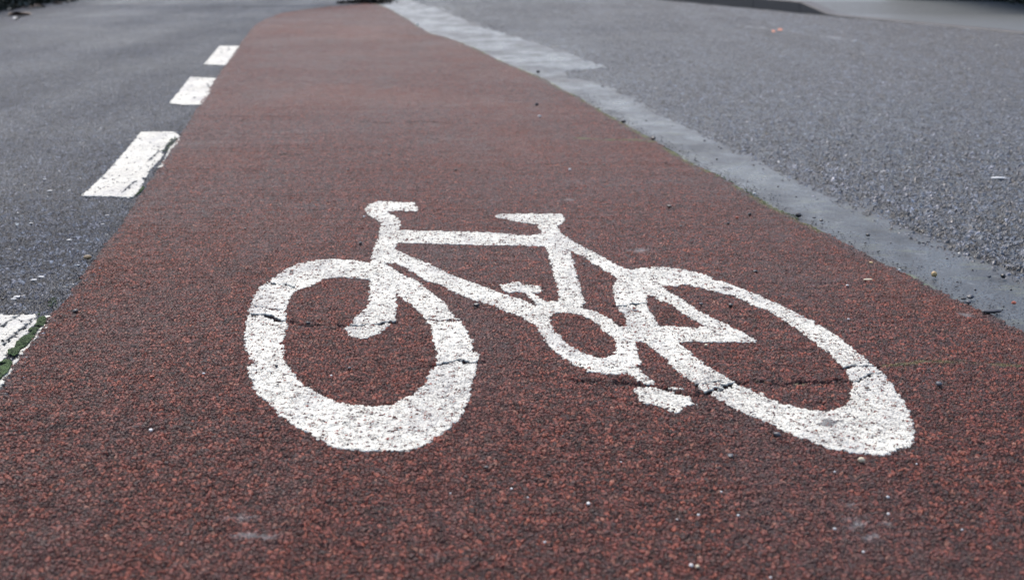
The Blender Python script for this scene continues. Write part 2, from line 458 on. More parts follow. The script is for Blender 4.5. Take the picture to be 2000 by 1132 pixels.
def blob(X, Y, px, py, rx, ry, seed, thr=.45):
    """patchy field round a photo point, radii in photo pixels"""
    x, y = P(px, py); s = pxscale(py); dy = abs(P(px, py - 1)[1] - y)
    d = np.hypot((X - x) / (rx * s), (Y - y) / (ry * dy))
    n = vnoise(X * 70, Y * 70, seed) * .6 + vnoise(X * 190, Y * 190, seed + 1) * .4
    return np.clip((1.0 - d) * 1.6 + (n - thr) * 3.0, 0, 1) * (d < 1.25)

# ---------------------------------------------------------------- setting
def strip(name, y0, y1, dmin, k, xl, xr, dx, z, mat, attrs=None, grow=0.0, skew=1.0):
    Y = rows(y0, y1, dmin, k)
    L = xl(Y); R = xr(Y)
    wmax = float((R - L).max())
    nc = max(3, int(wmax / dx))
    u = np.linspace(0, 1, nc) ** skew
    XX = L[:, None] + (R - L)[:, None] * (u[None, :] if grow >= 0 else (1 - u[::-1])[None, :])
    YY = np.repeat(Y[:, None], nc, 1)
    x = XX.ravel(); y = YY.ravel()
    zz = z(x, y) if callable(z) else np.full(x.shape, z)
    at = {n: f(x, y) for n, f in attrs.items()} if attrs else None
    return mesh_np(name, np.stack([x, y, zz], 1), grid_quads(len(Y), nc), mat, attrs=at)

# ground: one sheet to the horizon
gy = np.concatenate([np.linspace(-20, 0, 6), np.linspace(1, 40, 60), np.geomspace(45, 900, 20)])
gx = np.concatenate([-np.geomspace(900, 12, 18), np.linspace(-10, 10, 40), np.geomspace(12, 900, 18)])
GX, GY = np.meshgrid(gx, gy)
g = mesh_np('ground', np.stack([GX.ravel(), GY.ravel(), np.full(GX.size, -0.012)], 1), grid_quads(len(gy), len(gx)), M['ground'])
tag(g, 'grey asphalt ground stretching away under the street', kind='structure')

def roll(x, y):      # gentle unevenness of laid surfaces
    return (vnoise(x * 1.1, y * .9, 31) - .5) * .012 * np.clip((y - 3) / 4, 0, 1)

def wob(y, amp, f, s): return (vnoise(y * f, y * 0 + s, s) - .5) * amp

pav_r = lambda y: np.where(y < LANE_END, fL(y), fR(y)) + 0.03
pv = strip('pavement', 1.6, 19.0, .0028, .0011, lambda y: -1.2 - .55 * y, pav_r, .0034, lambda x, y: roll(x, y), M['pavement'], grow=-1, skew=1.5)
tag(pv, 'blue-grey asphalt footway to the left of the red lane', kind='structure')

def lane_moss(x, y):
    m = np.zeros(x.shape)
    dr = fR(y) - x
    m = np.maximum(m, np.clip(1.2 - dr / .02, 0, 1) * (vnoise(x * 0, y * 9, 12) > .45) * (y > 3.0))
    d = dist_line(poly([(1130, 269), (1180, 272), (1250, 272), (1275, 276)]), x, y, .1)
    m = np.maximum(m, np.clip(1.2 - d / .02, 0, 1))
    d = dist_line(poly([(1730, 712), (1765, 709), (1800, 703), (1850, 704), (1990, 712)]), x, y, .1)
    m = np.maximum(m, np.clip(1.2 - d / .009, 0, 1) * .55 * (vnoise(x * 14, y * 14, 19) > .35))
    for q in ((1490, 742, 14, 3), (1560, 747, 16, 4)):
        m = np.maximum(m, blob(x, y, *q, 40, .35) * .8)
    return m
def lane_stain(x, y):
    s = np.zeros(x.shape)
    for i, q in enumerate(((468, 1008, 34, 9), (478, 1042, 44, 8), (520, 1045, 28, 9), (1248, 487, 30, 5), (1655, 985, 26, 12), (1672, 1022, 24, 14),
                           (1730, 1019, 24, 7), (1885, 612, 26, 8), (1110, 388, 26, 4), (830, 1080, 22, 8), (1700, 1045, 22, 9))):
        s = np.maximum(s, blob(x, y, *q, 50 + 3 * i, .62) * .62)
    return s
def lane_dirt(x, y):
    dr = fR(y) - x; dl = x - fL(y)
    return np.clip(1 - dr / .05, 0, 1) * vnoise(x * 40, y * 25, 14) + .6 * np.clip(1 - dl / .02, 0, 1) * vnoise(x * 60, y * 25, 15)
rag = lambda y, s: wob(y, .010, 55, s) + wob(y, .007, 160, s + 1)
ln = strip('cycle_lane', 1.0, LANE_END, .0021, .0007, lambda y: fL(y) + rag(y, 21), lambda y: fR(y) + rag(y, 23), .0021,
           lambda x, y: .0042 + roll(x, y), M['lane'],
           {'crack': lambda x, y: crack_field(x, y, True, 1.15), 'moss': lane_moss, 'stain': lane_stain, 'dirt': lane_dirt})
tag(ln, 'red aggregate cycle lane running away from the viewer', kind='structure')

def gut_dirt(x, y):
    d = x - fR(y)
    m = np.clip(1 - d / .05, 0, 1) * (vnoise(x * 30, y * 8, 61) * .8 + .2)
    for px in ((1052, 1170, 151),):
        dl = dist_line(poly([(1040, 152), (1100, 157), (1180, 160)]), x, y, .3)
        m = np.maximum(m, np.clip(1.2 - dl / .08, 0, 1) * .9)
    e = fG(y) - x
    m = np.maximum(m, .5 * np.clip(1 - e / .05, 0, 1))
    return m
gt = strip('gutter', 1.9, 21.0, .004, .0011, lambda y: fR(y) - .03, lambda y: fG(y) + .07, .004, lambda x, y: .001 + roll(x, y) + 0 * x, M['gutter'],
           {'dirt': gut_dirt, 'moss': lambda x, y: np.clip(1 - (x - fR(y)) / .02, 0, 1) * (vnoise(x * 0, y * 5, 66) > .5)})
tag(gt, 'smooth grey gutter strip between the red lane and the road', kind='structure')

rd = strip('road', 2.4, 24.0, .0045, .0011, lambda y: fR(y) + .10, lambda y: fK(y) + .0 * y, .0055, lambda x, y: .0020 + roll(x, y) - .012 * np.clip((fG(y) + .03 - x + (vnoise(x * 9, y * 3, 72) - .5) * .012 + (vnoise(x * 60, y * 45, 73) - .5) * .04) / .09, 0, 1), M['road'], skew=1.15)
tag(rd, 'coarse grey road surface with dark chippings', kind='structure')

# ---------------------------------------------------------------- painted markings
def paint_cells(shapes, cuts, x0, x1, y0, y1, dx, dy, rag_amp, pit):
    """cells of a fine ground grid that carry paint. shapes: [(part, [add polygons], [hole polygons])], earlier wins"""
    nx = int((x1 - x0) / dx); ny = int((y1 - y0) / dy)
    xs = x0 + (np.arange(nx) + .5) * dx; ys = y0 + (np.arange(ny) + .5) * dy
    X, Y = np.meshgrid(xs, ys)
    jx = (vnoise(X * 190, Y * 190, 81) - .5) * rag_amp + (vnoise(X * 70, Y * 70, 82) - .5) * rag_amp * .7
    jy = (vnoise(X * 190, Y * 190, 83) - .5) * rag_amp * 1.3 + (vnoise(X * 70, Y * 70, 84) - .5) * rag_amp
    own = np.full(X.shape, -1)
    for i, (nm, add, hole) in enumerate(shapes):
        m = np.zeros(X.shape, bool)
        for pg in add: m |= inside(pg, X + jx, Y + jy)
        for pg in hole: m &= ~inside(pg, X + jx, Y + jy)
        own[(own < 0) & m] = i
    cut = cuts(X, Y)
    n = vnoise(X * 260, Y * 260, 91); n2 = vnoise(X * 150, Y * 150, 92); big = vnoise(X * 9, Y * 9, 93)
    pits = (n > pit - .06 * big) & (n2 > .45)
    own[(cut > .5) | pits] = -1
    return own, nx, ny, x0, y0, dx, dy

def paint_mesh(name, own, i, nx, ny, x0, y0, dx, dy, z, thick, mat, parent=None, stain=None):
    m = own == i if i is not None else own >= 0
    jj, ii = np.nonzero(m)
    if len(jj) == 0: return None
    vid = np.full((ny + 1, nx + 1), -1, np.int64)
    for a, b in ((0, 0), (0, 1), (1, 0), (1, 1)): vid[jj + a, ii + b] = 0
    vj, vi = np.nonzero(vid >= 0)
    vid[vj, vi] = np.arange(len(vj))
    x = x0 + vi * dx; y = y0 + vj * dy
    V = np.stack([x, y, z + roll(x, y)], 1)
    Q = np.stack([vid[jj, ii], vid[jj, ii + 1], vid[jj + 1, ii + 1], vid[jj + 1, ii]], 1)
    # the thickness of the paint: a skirt down every free edge
    pm = np.zeros((ny + 2, nx + 2), bool); pm[1:-1, 1:-1] = m
    base = len(V)
    sk = []
    def side(mask, a0, b0, a1, b1):
        j, i_ = np.nonzero(mask)
        sk.append(np.stack([vid[j + a0, i_ + b0], vid[j + a1, i_ + b1]], 1))
    side(m & ~pm[:-2, 1:-1], 0, 1, 0, 0)
    side(m & ~pm[2:, 1:-1], 1, 0, 1, 1)
    side(m & ~pm[1:-1, :-2], 0, 0, 1, 0)
    side(m & ~pm[1:-1, 2:], 1, 1, 0, 1)
    E = np.concatenate(sk)
    vv = np.unique(E)
    low = V[vv].copy(); low[:, 2] -= thick
    mp = np.full(base, -1, np.int64); mp[vv] = base + np.arange(len(vv))
    S = np.stack([E[:, 0], E[:, 1], mp[E[:, 1]], mp[E[:, 0]]], 1)
    top = np.concatenate([np.ones(base), np.zeros(len(vv))])
    VV = np.concatenate([V, low])
    st = stain(VV[:, 0], VV[:, 1]) if stain else np.zeros(len(VV))
    return mesh_np(name, VV, np.concatenate([Q, S]), mat, parent, attrs={'top': top, 'stain': st})

def cat(*ls): return np.concatenate(ls)
fw_out = cat(poly([(1060, 520), (975, 490), (850, 470), (715, 463), (600, 470), (500, 492), (420, 525), (350, 570), (280, 615), (240, 650), (205, 690), (180, 740), (165, 800), (145, 870), (135, 940)], *Z6),
             poly([(135, 180), (140, 250), (155, 320), (205, 378), (155, 410), (155, 450), (180, 500), (200, 560), (245, 620), (310, 670), (360, 720), (420, 775), (500, 830), (590, 870), (640, 910), (720, 950), (800, 975), (870, 985), (980, 995), (1090, 1000), (1180, 993), (1280, 995), (1350, 965), (1430, 930), (1460, 888), (1500, 890), (1560, 840), (1620, 785), (1660, 720), (1700, 650), (1715, 580), (1720, 500), (1750, 450), (1755, 385), (1765, 340), (1730, 290), (1715, 220), (1670, 160)], *Z7),
             poly([(1620, 950), (1575, 880), (1540, 850), (1490, 780), (1420, 710), (1340, 650), (1260, 600), (1180, 560), (1120, 525)], *Z6))
fw_in = cat(poly([(965, 600), (880, 590), (800, 583), (720, 585), (650, 600), (580, 635), (500, 665), (440, 700), (420, 750), (405, 810), (400, 870)], *Z6),
            poly([(435, 135), (410, 190), (400, 220), (370, 240), (405, 265), (405, 310), (395, 350), (430, 390), (455, 430), (490, 480), (530, 520), (560, 550), (620, 585), (700, 625), (790, 660), (870, 678), (960, 688), (1050, 685), (1140, 675), (1200, 655), (1280, 615), (1340, 580), (1390, 530), (1415, 480), (1440, 430), (1480, 400), (1475, 350), (1470, 290), (1450, 220), (1435, 150)], *Z7),
            poly([(1400, 970), (1370, 900), (1330, 850), (1290, 800), (1240, 760), (1190, 725), (1140, 690), (1050, 620)], *Z6))
bar = poly([(935, 125), (965, 95), (1010, 80), (1060, 76), (1130, 82), (1200, 85), (1270, 85), (1275, 97), (1240, 100), (1285, 110), (1293, 135), (1270, 143), (1190, 140), (1085, 142), (1100, 160), (1140, 175), (1165, 200), (1175, 240), (1160, 268), (1035, 268), (1045, 220), (990, 185), (955, 165)], *Z6)
fork = poly([(1035, 265), (1160, 265), (1150, 350), (1135, 400), (1100, 470), (1060, 490), (1120, 525), (1130, 600), (1140, 700), (1145, 760), (1140, 830), (1130, 880), (1100, 905), (1070, 930), (1020, 960), (950, 985), (900, 990), (850, 980), (820, 960), (800, 905), (850, 893), (860, 870), (900, 830), (950, 790), (965, 730), (968, 640), (970, 560), (975, 490), (985, 430), (1000, 380), (1025, 330)], *Z6)
top_tube = cat(poly([(1140, 352), (1150, 268)], *Z6), poly([(0, 312), (150, 313), (300, 322), (450, 335), (600, 340), (700, 330), (760, 430), (720, 435), (600, 430), (400, 425), (200, 425), (0, 418)], *Z8))
saddle = poly([(295, 178), (330, 160), (500, 157), (700, 157), (850, 158), (870, 180), (885, 200), (870, 240), (820, 262), (835, 300), (700, 300), (660, 285), (655, 252), (600, 242), (480, 225), (380, 208), (320, 190)], *Z8)
seat_tube = poly([(680, 290), (835, 290), (850, 330), (925, 470), (945, 540), (965, 610), (985, 680), (1005, 760), (1030, 840), (1050, 920), (1040, 970), (900, 990), (840, 960), (850, 905), (840, 860), (825, 790), (800, 700), (785, 620), (760, 560), (745, 500), (720, 435), (690, 330)], *Z8)
seat_stay = poly([(850, 330), (950, 390), (1060, 450), (1200, 520), (1300, 580), (1400, 625), (1480, 650), (1480, 760), (1340, 720), (1320, 695), (1230, 640), (1130, 580), (1050, 525), (920, 465), (860, 440)], *Z8)
down_tube = cat(poly([(1060, 490), (1110, 400), (1140, 400), (1250, 450), (1370, 500), (1500, 560), (1640, 615)], *Z6),
                poly([(0, 705), (100, 745), (230, 790), (350, 840), (430, 860), (520, 885), (580, 920), (650, 940), (740, 905), (850, 905), (860, 1000), (800, 1000), (750, 1060), (700, 1132), (590, 1080), (540, 1050), (450, 1010), (350, 975), (270, 935), (180, 915), (90, 880), (0, 840)], *Z8),
                poly([(1640, 730), (1550, 690), (1450, 640), (1340, 600), (1240, 540), (1160, 495)], *Z6))
pedal_up = poly([(340, 762), (410, 750), (430, 738), (500, 738), (555, 765), (620, 770), (665, 770), (680, 795), (690, 825), (620, 830), (640, 850), (690, 885), (740, 910), (650, 935), (630, 905), (600, 880), (555, 835), (530, 822), (450, 822), (370, 825), (350, 790)], *Z8)
ring_out = poly([(150, 180), (250, 110), (350, 105), (530, 155), (600, 170), (680, 205), (740, 240), (790, 285), (880, 285), (920, 400), (910, 420), (930, 470), (945, 540), (930, 580), (900, 600), (850, 625), (780, 640), (680, 630), (580, 615), (500, 580), (420, 540), (360, 500), (300, 450), (260, 410), (230, 370), (190, 310), (165, 260)], *R1)
ring_in = poly([(320, 190), (400, 183), (470, 195), (530, 210), (590, 240), (640, 270), (680, 320), (710, 350), (745, 360), (760, 410), (765, 450), (760, 490), (730, 510), (680, 517), (620, 510), (560, 490), (480, 460), (420, 430), (360, 370), (320, 330), (290, 280), (275, 230), (300, 200)], *R1)
pedal_low = [poly([(900, 600), (930, 590), (950, 620), (1000, 650), (1050, 690), (1040, 715), (1000, 710), (960, 700), (920, 680), (880, 640), (850, 620)], *R1),
             poly([(900, 745), (980, 735), (1040, 733), (1100, 745), (1160, 760), (1230, 785), (1290, 800), (1320, 830), (1355, 860), (1290, 860), (1250, 880), (1260, 900), (1220, 918), (1160, 905), (1110, 880), (1050, 860), (980, 850), (940, 820), (920, 790)], *R1),
             poly([(1150, 736), (1260, 740), (1275, 752), (1200, 756)], *R1)]
rw_out = cat(poly([(145, 215), (240, 140), (320, 125), (380, 110), (460, 103), (560, 105), (660, 115), (740, 120), (820, 130), (900, 155), (970, 170), (1040, 190), (1105, 213), (1060, 210), (1090, 240), (1160, 243), (1230, 265), (1320, 295), (1420, 330), (1500, 370), (1580, 400), (1647, 430)], *R2),
             poly([(700, 15), (780, 65), (850, 110), (920, 155), (980, 205), (1050, 260), (1110, 310), (1170, 360), (1225, 410), (1280, 470), (1330, 540), (1380, 610), (1420, 680), (1445, 750), (1462, 830), (1455, 890), (1410, 940), (1340, 970), (1260, 1000), (1190, 1008), (1100, 1000), (1000, 985), (900, 970), (820, 950), (740, 920), (660, 890), (600, 870), (520, 840), (440, 800), (360, 765), (290, 735), (210, 700), (110, 650), (50, 620), (0, 590)], *R3),
             poly([(1460, 785), (1400, 750), (1370, 715), (1300, 670), (1230, 620), (1180, 580), (1130, 520), (1070, 470), (1000, 420), (960, 400), (880, 400), (860, 285), (835, 235)], *R1),
             poly([(240, 650), (210, 620), (200, 570), (155, 540), (125, 480), (110, 430), (95, 370), (95, 310), (110, 240)], *R2))
rw_in = cat(poly([(440, 395), (590, 300), (650, 288), (740, 290), (820, 280), (900, 300), (1000, 315), (1080, 335), (1160, 360), (1240, 375), (1320, 400), (1400, 440), (1470, 475), (1560, 510), (1647, 540)], *R2),
            poly([(480, 0), (540, 50), (600, 80), (660, 130), (720, 180), (790, 230), (840, 265), (880, 310), (920, 350), (960, 380), (965, 420), (1000, 470), (1005, 530), (990, 590), (960, 640), (900, 665), (830, 678), (750, 680), (680, 670), (600, 655), (500, 640), (430, 610), (360, 580), (290, 545), (230, 520), (180, 498), (140, 475)], *R3),
            poly([(1610, 680), (1560, 650), (1500, 610), (1430, 570), (1370, 530), (1320, 490), (1270, 440), (1220, 400), (1085, 285), (1050, 240), (1020, 180)], *R1),
            poly([(440, 510), (430, 465), (425, 440)], *R2))
stay_tri = poly([(420, 380), (500, 320), (590, 306), (660, 355), (740, 405), (820, 450), (900, 510), (960, 550), (1040, 590), (1120, 630), (1200, 665), (1280, 705), (1370, 750), (1430, 785), (1490, 820), (1520, 850), (1510, 858), (1400, 858), (1280, 858), (1150, 855), (1030, 853), (940, 850), (850, 852), (730, 857), (560, 860), (400, 850), (430, 720), (500, 690), (550, 695), (700, 700), (860, 710), (960, 705), (1060, 690), (980, 680), (920, 640), (870, 610), (800, 570), (740, 530), (690, 490), (640, 450), (560, 440), (500, 400), (440, 392)], *R2)

shapes = [('handlebar', [bar], []), ('fork', [fork], []), ('saddle', [saddle], []), ('pedal', [pedal_up], []), ('pedal', pedal_low, []),
          ('chainring', [ring_out], [ring_in]), ('frame', [top_tube, seat_tube, seat_stay, down_tube, stay_tri], [ring_in]),
          ('front_wheel', [fw_out], [fw_in]), ('rear_wheel', [rw_out], [rw_in])]
allp = cat(fw_out, rw_out, bar, saddle)
x0, y0 = allp.min(0) - .02; x1, y1 = allp.max(0) + .02
own = paint_cells(shapes, lambda X, Y: crack_field(X, Y, wide=1.25), x0, x1, y0, y1, .0019, .0024, .0065, .95)
bike = bpy.data.objects.new('bicycle_marking', None); COL.objects.link(bike)
bike.location = (0, 0, 0)
tag(bike, 'large white painted bicycle symbol in the middle of the red lane', 'road marking')
bstain = lambda x, y: np.maximum(np.maximum(blob(x, y, 1618, 824, 17, 7, 120, .3), blob(x, y, 1640, 822, 8, 3, 121, .3) * .7), blob(x, y, 1422, 561, 9, 2, 122, .3))
for i, (nm, a, h_) in enumerate(shapes):
    paint_mesh(nm, own[0], i, *own[1:], .0065, .0040, M['paint'], bike, bstain)

# dashes along the left edge
ZD = (0, 560, 5.66); ZE = (130, 240, 7.075); ZF = (320, 70, 7.547)
dash_data = [
    ([poly([(-260, 290), (370, 293), (405, 320), (408, 370), (330, 450), (280, 515), (200, 580), (180, 615), (180, 640), (100, 690), (60, 760), (10, 810), (-60, 880), (-400, 1300), (-900, 1300), (-900, 900)], *ZD),
      poly([(500, 300), (580, 300), (570, 330), (520, 375), (500, 350)], *ZD),
      poly([(460, 400), (540, 400), (545, 435), (490, 440), (450, 470), (400, 560), (340, 620), (280, 700), (230, 760), (150, 840), (120, 900), (100, 950), (60, 1010), (0, 1075), (-60, 1100), (-60, 1050), (0, 1020), (90, 890), (140, 820), (210, 740), (200, 700), (225, 675), (280, 650), (330, 590), (380, 530), (420, 465)], *ZD)],
     [poly([(0, 430), (80, 380), (190, 305)], *ZD), poly([(0, 640), (70, 595), (120, 545), (200, 480), (290, 410), (350, 335)], *ZD)],
     'nearest white dash, cut by the left border, split lengthwise with moss beside it'),
    ([poly([(215, 990), (500, 720), (650, 560), (900, 270), (1030, 110), (1480, 105), (1570, 180), (1500, 200), (1430, 240), (1370, 290), (1340, 350), (1300, 400), (1350, 420), (1250, 530), (1190, 590), (1130, 660), (1105, 750), (1040, 740), (1060, 800), (1010, 900), (920, 1010), (850, 1018), (600, 1000), (350, 1002)], *ZE),
      poly([(1530, 190), (1570, 235), (1500, 300), (1440, 350), (1400, 430), (1370, 470), (1350, 540), (1330, 590), (1260, 605), (1340, 520), (1370, 440), (1420, 330), (1500, 250)], *ZE)],
     [poly([(1300, 360), (1200, 450), (1130, 520)], *ZE), poly([(960, 790), (850, 870), (780, 950)], *ZE), poly([(480, 748), (560, 765)], *ZE), poly([(620, 560), (670, 572)], *ZE)],
     'second white dash from the viewer, its right edge broken and flaking'),
    ([poly([(80, 990), (240, 800), (390, 610), (770, 625), (700, 740), (690, 820), (550, 1005), (300, 1012)], *ZF)],
     [poly([(640, 700), (670, 760)], *ZF)],
     'third white dash from the viewer, slightly dirty at its right corner'),
    ([poly([(590, 405), (820, 140), (1110, 140), (1060, 230), (980, 330), (910, 415)], *ZF)], [],
     'farthest and smallest white dash, left of the red lane'),
]
for k, (pgs, cks, lab) in enumerate(dash_data):
    ap = cat(*pgs); a0, b0 = ap.min(0) - .02; a1, b1 = ap.max(0) + .02
    stp = .0022 if k < 2 else .004
    cf = lambda X, Y: max_c(X, Y)
    def max_c(X, Y, cks=cks, k=k):
        out = np.zeros(X.shape)
        j = (vnoise(X * 90, Y * 90, 7) - .5) * .012
        for c in cks:
            d = dist_line(c, X + j, Y + j, .03)
            out = np.maximum(out, (d < (.0020 + .003 * vnoise(X * 50, Y * 20, 9))).astype(float))
        return out
    ow = paint_cells([('dash', pgs, [])], max_c, a0, a1, b0, b1, stp, stp * 1.2, .007, .975)
    def dst(x, y, cks=cks):
        out = np.zeros(x.shape)
        for c in cks: out = np.maximum(out, np.clip(1.0 - dist_line(c, x, y, .03) / .012, 0, 1) * vnoise(x * 120, y * 50, 5))
        return out
    d = paint_mesh('lane_dash', ow[0], None, *ow[1:], .0052, .0045, M['thermo'], None, dst)
    tag(d, lab, 'road marking', 'white dashes along the left edge of the red lane')

# worn centre line and surveyor's dots on the road
def thin_patch(name, pg, z, mat, keep=.5, step=.006, seed=200, thick=.003):
    a0, b0 = pg.min(0) - .01; a1, b1 = pg.max(0) + .01
    nx = int((a1 - a0) / step) + 1; ny = int((b1 - b0) / step) + 1
    X, Y = np.meshgrid(a0 + (np.arange(nx) + .5) * step, b0 + (np.arange(ny) + .5) * step)
    m = inside(pg, X + (vnoise(X * 50, Y * 50, seed) - .5) * .02, Y + (vnoise(X * 50, Y * 50, seed + 1) - .5) * .03)
    m &= vnoise(X * 45, Y * 45, seed + 2) * .6 + vnoise(X * 110, Y * 110, seed + 3) * .4 < keep
    return paint_mesh(name, np.where(m, 0, -1), 0, nx, ny, a0, b0, step, step, z, thick, mat)
cl = thin_patch('centre_line', poly([(1440, 49), (1530, 60), (1600, 70), (1672, 80.5), (1676, 78.5), (1600, 68), (1530, 58.5), (1440, 48)]), .0075, M['worn_white'], .50)
tag(cl, 'faint worn white centre line on the grey road', 'road marking')
for px, lab in ((1510.5, 'left orange spray dot beside the worn centre line'), (1523.5, 'right orange spray dot beside the worn centre line')):
    py = 60.0 if px < 1515 else 57.5
    c = [(px + 3.6 * math.cos(a), py + 1.5 * math.sin(a)) for a in np.linspace(0, 6.0, 14)]
    o = thin_patch('spray_dot', poly(c), .008, M['orange'], .8, seed=int(px))
    tag(o, lab, 'paint mark', 'orange spray dots')

# ---------------------------------------------------------------- stones and chips, each one a thing
def pebble(px, py, size, mat, label, flat=.6, long=1.0, rot=None, group=None, name='pebble', z=.010, seedk=0):
    x, y = P(px, py + size * .35)
    r = size * pxscale(py) * .5
    n1, n2 = 9, 12
    rs = np.random.default_rng(int(px * 7 + py * 13) + seedk)
    dirs = rs.normal(size=(7, 3)); dirs /= np.linalg.norm(dirs, axis=1)[:, None]
    offs = rs.uniform(.70, .98, 7)
    V = []
    for i in range(1, n1):
        for j in range(n2):
            a = math.pi * i / n1; b = 2 * math.pi * j / n2
            d = np.array([math.sin(a) * math.cos(b), math.sin(a) * math.sin(b), math.cos(a)])
            k = 1.0
            for dd, of in zip(dirs, offs):
                q = float(d @ dd)
                if q > .05: k = min(k, of / q)
            V.append(d * k)
    V.append(np.array([0, 0, .9])); V.append(np.array([0, 0, -.9]))
    V = np.array(V); rot = rs.uniform(0, 3.1) if rot is None else rot
    V = V * np.array([long, 1.0 / math.sqrt(long), flat])
    c, s = math.cos(rot), math.sin(rot)
    V = V @ np.array([[c, s, 0], [-s, c, 0], [0, 0, 1]])
    V = V * r
    me = bpy.data.meshes.new(name)
    fs = []
    for i in range(n1 - 2):
        for j in range(n2):
            fs.append((i * n2 + j, (i + 1) * n2 + j, (i + 1) * n2 + (j + 1) % n2, i * n2 + (j + 1) % n2))
    T = len(V) - 2
    for j in range(n2):
        fs.append((T, j, (j + 1) % n2))
        o = (n1 - 2) * n2
        fs.append((T + 1, o + (j + 1) % n2, o + j))
    me.from_pydata([tuple(v) for v in V], [], fs)
    me.polygons.foreach_set('use_smooth', [True] * len(fs))
    me.set_sharp_from_angle(angle=math.radians(28))
    me.materials.append(M[mat])
    o = bpy.data.objects.new(name, me); COL.objects.link(o)
    zz = float(roll(np.array([x]), np.array([y]))[0])
    o.location = (x, y, z - .002 + zz + r * flat * .75)
    tag(o, label, 'stone', group or 'loose stones on the ground')
    return o

PB = [
 (1682, 897, 12, 'cream', 'round tan pebble just below the rear wheel of the painted bicycle', .9),
 (1824, 535, 13, 'tan', 'angular golden brown stone, largest on the grey gutter strip', .9),
 (931, 595, 9, 'black', 'black stone below the down tube of the painted bicycle', .8),
 (602, 630, 7, 'black', 'black stone inside the front wheel, left of the painted fork', .8),
 (704, 473, 6, 'black', 'black stone left of the painted head tube', .6),
 (540, 713, 6, 'black', 'black stone sitting on the left side of the painted front wheel', .7),
 (683, 717, 6, 'dark', 'dark stone in the middle of the painted front wheel', .6),
 (1427, 595, 8, 'black', 'black stone between the rear stay and upper rim of the rear wheel', .8),
 (1475, 527, 8, 'black', 'flat black stone just above the top of the rear wheel', .4),
 (1369, 592, 6, 'dark', 'small dark stone next to the painted rear stay', .6),
 (1379, 673, 7, 'cream', 'cream pebble under the horizontal chain stay inside the rear wheel', .8),
 (1307, 401, 7, 'black', 'black stone on the red lane far right of the painted saddle', .6),
 (1464, 417, 6, 'black', 'black stone near the gutter, right of a red brown stone', .7),
 (1439, 424, 7, 'red', 'red brown stone on the lane near the gutter', .7),
 (1422, 435, 5, 'black', 'small black stone left of and below the red brown stone', .7),
 (1559, 419, 9, 'black', 'black stone on the edge where the red lane meets the gutter', .8),
 (1604, 429, 6, 'black', 'black stone on the gutter, right of the black edge stone', .6),
 (1590, 424, 5, 'dark', 'tiny dark stone between two black stones on the gutter', .6),
 (1695, 458, 7, 'black', 'black stone alone in the middle of the gutter strip', .7),
 (1803, 473, 5, 'dark', 'tiny dark stone near the road side of the gutter', .6),
 (1959, 538, 9, 'black', 'round black stone at the right border on the gutter', .8),
 (1932, 539, 6, 'dark', 'small dark stone left of the round black stone on the gutter', .7),
 (1980, 590, 9, 'red', 'red brown stone on pale blotches at the right border', .7),
 (1895, 577, 11, 'dark', 'upper stone of the dark cluster at the lane edge', .6),
 (1882, 581, 8, 'black', 'left stone of the dark cluster at the lane edge', .5),
 (1891, 588, 9, 'dark', 'lower stone of the dark cluster at the lane edge', .6),
 (1936, 602, 18, 'black', 'long flat black sliver of stone on the gutter at the lane edge', .35),
 (1757, 526, 6, 'white', 'white chip on the lane edge left of the golden brown stone', .7),
 (1473, 377, 6, 'white', 'white chip on the mossy edge between lane and gutter', .7),
 (1695, 543, 10, 'cream', 'thin cream flake lying on the red lane above the rear wheel', .3),
 (1655, 556, 6, 'white', 'tiny white chip left of and below the thin cream flake', .6),
 (1701, 511, 8, 'tan', 'tan stone bedded in the red lane beside the gutter', .5),
 (1657, 622, 5, 'white', 'tiny white chip right of the rear wheel rim', .6),
 (1518, 845, 12, 'dark', 'blue grey stone below the lower left rim of the rear wheel', .6),
 (1427, 886, 10, 'dark', 'dark stone bedded in the lane below and left of the rear wheel', .4),
 (1833, 747, 11, 'dark', 'dark stone on the lane right of the rear wheel', .6),
 (1149, 982, 8, 'white', 'bright white pebble, largest chip in the empty foreground', .8),
 (1350, 1102, 9, 'white', 'bluish white pebble beside a cream one at the bottom of the lane', .7),
 (1362, 1104, 9, 'cream', 'cream pebble touching a white one at the bottom of the lane', .7),
 (295, 838, 9, 'white', 'white pebble on the lane at lower left', .7),
 (398, 728, 6, 'white', 'white chip on the lane left of the front wheel', .7),
 (297, 734, 10, 'red', 'bright red stone on the lane left of the front wheel', .6),
 (147, 604, 9, 'black', 'black stone on the red lane beside the nearest dash', .5),
 (647, 732, 5, 'white', 'tiny white chip inside the lower front wheel', .6),
 (1276, 269, 8, 'black', 'black stone in moss on the edge of the gutter', .7),
 (1218, 236, 7, 'black', 'black stone on the lane edge above the mossy one', .7),
 (1051, 141, 6, 'black', 'black stone at the joint across the gutter', .8),
 (1048, 202, 6, 'black', 'black stone on the far red lane, below the gutter joint', .7),
 (1054, 226, 6, 'white', 'white chip on the far red lane', .7),
 (1113, 330, 6, 'white', 'white chip on the lane above the painted saddle', .7),
 (711, 422, 5, 'white', 'tiny white chip left of the painted handlebar', .7),
 (171, 500, 15, 'brown', 'olive brown stone on the footway close to the red lane', .6),
 (1125, 365, 4, 'black', 'tiny black stone above the painted saddle', .7),
 (815, 47, 6, 'white', 'white chip on the farthest red surfacing near the gutter', .7),
 (1950, 343, 17, 'white', 'long white fragment lying on the coarse road', .25),
]
for px, py, s, mt, lab, fl in PB:
    pebble(px, py, s * (1.3 if mt in ('black', 'dark') else 1.0), mt, lab, fl, 1.9 if fl < .4 else 1.15, rot=(.1 if fl < .4 else None))
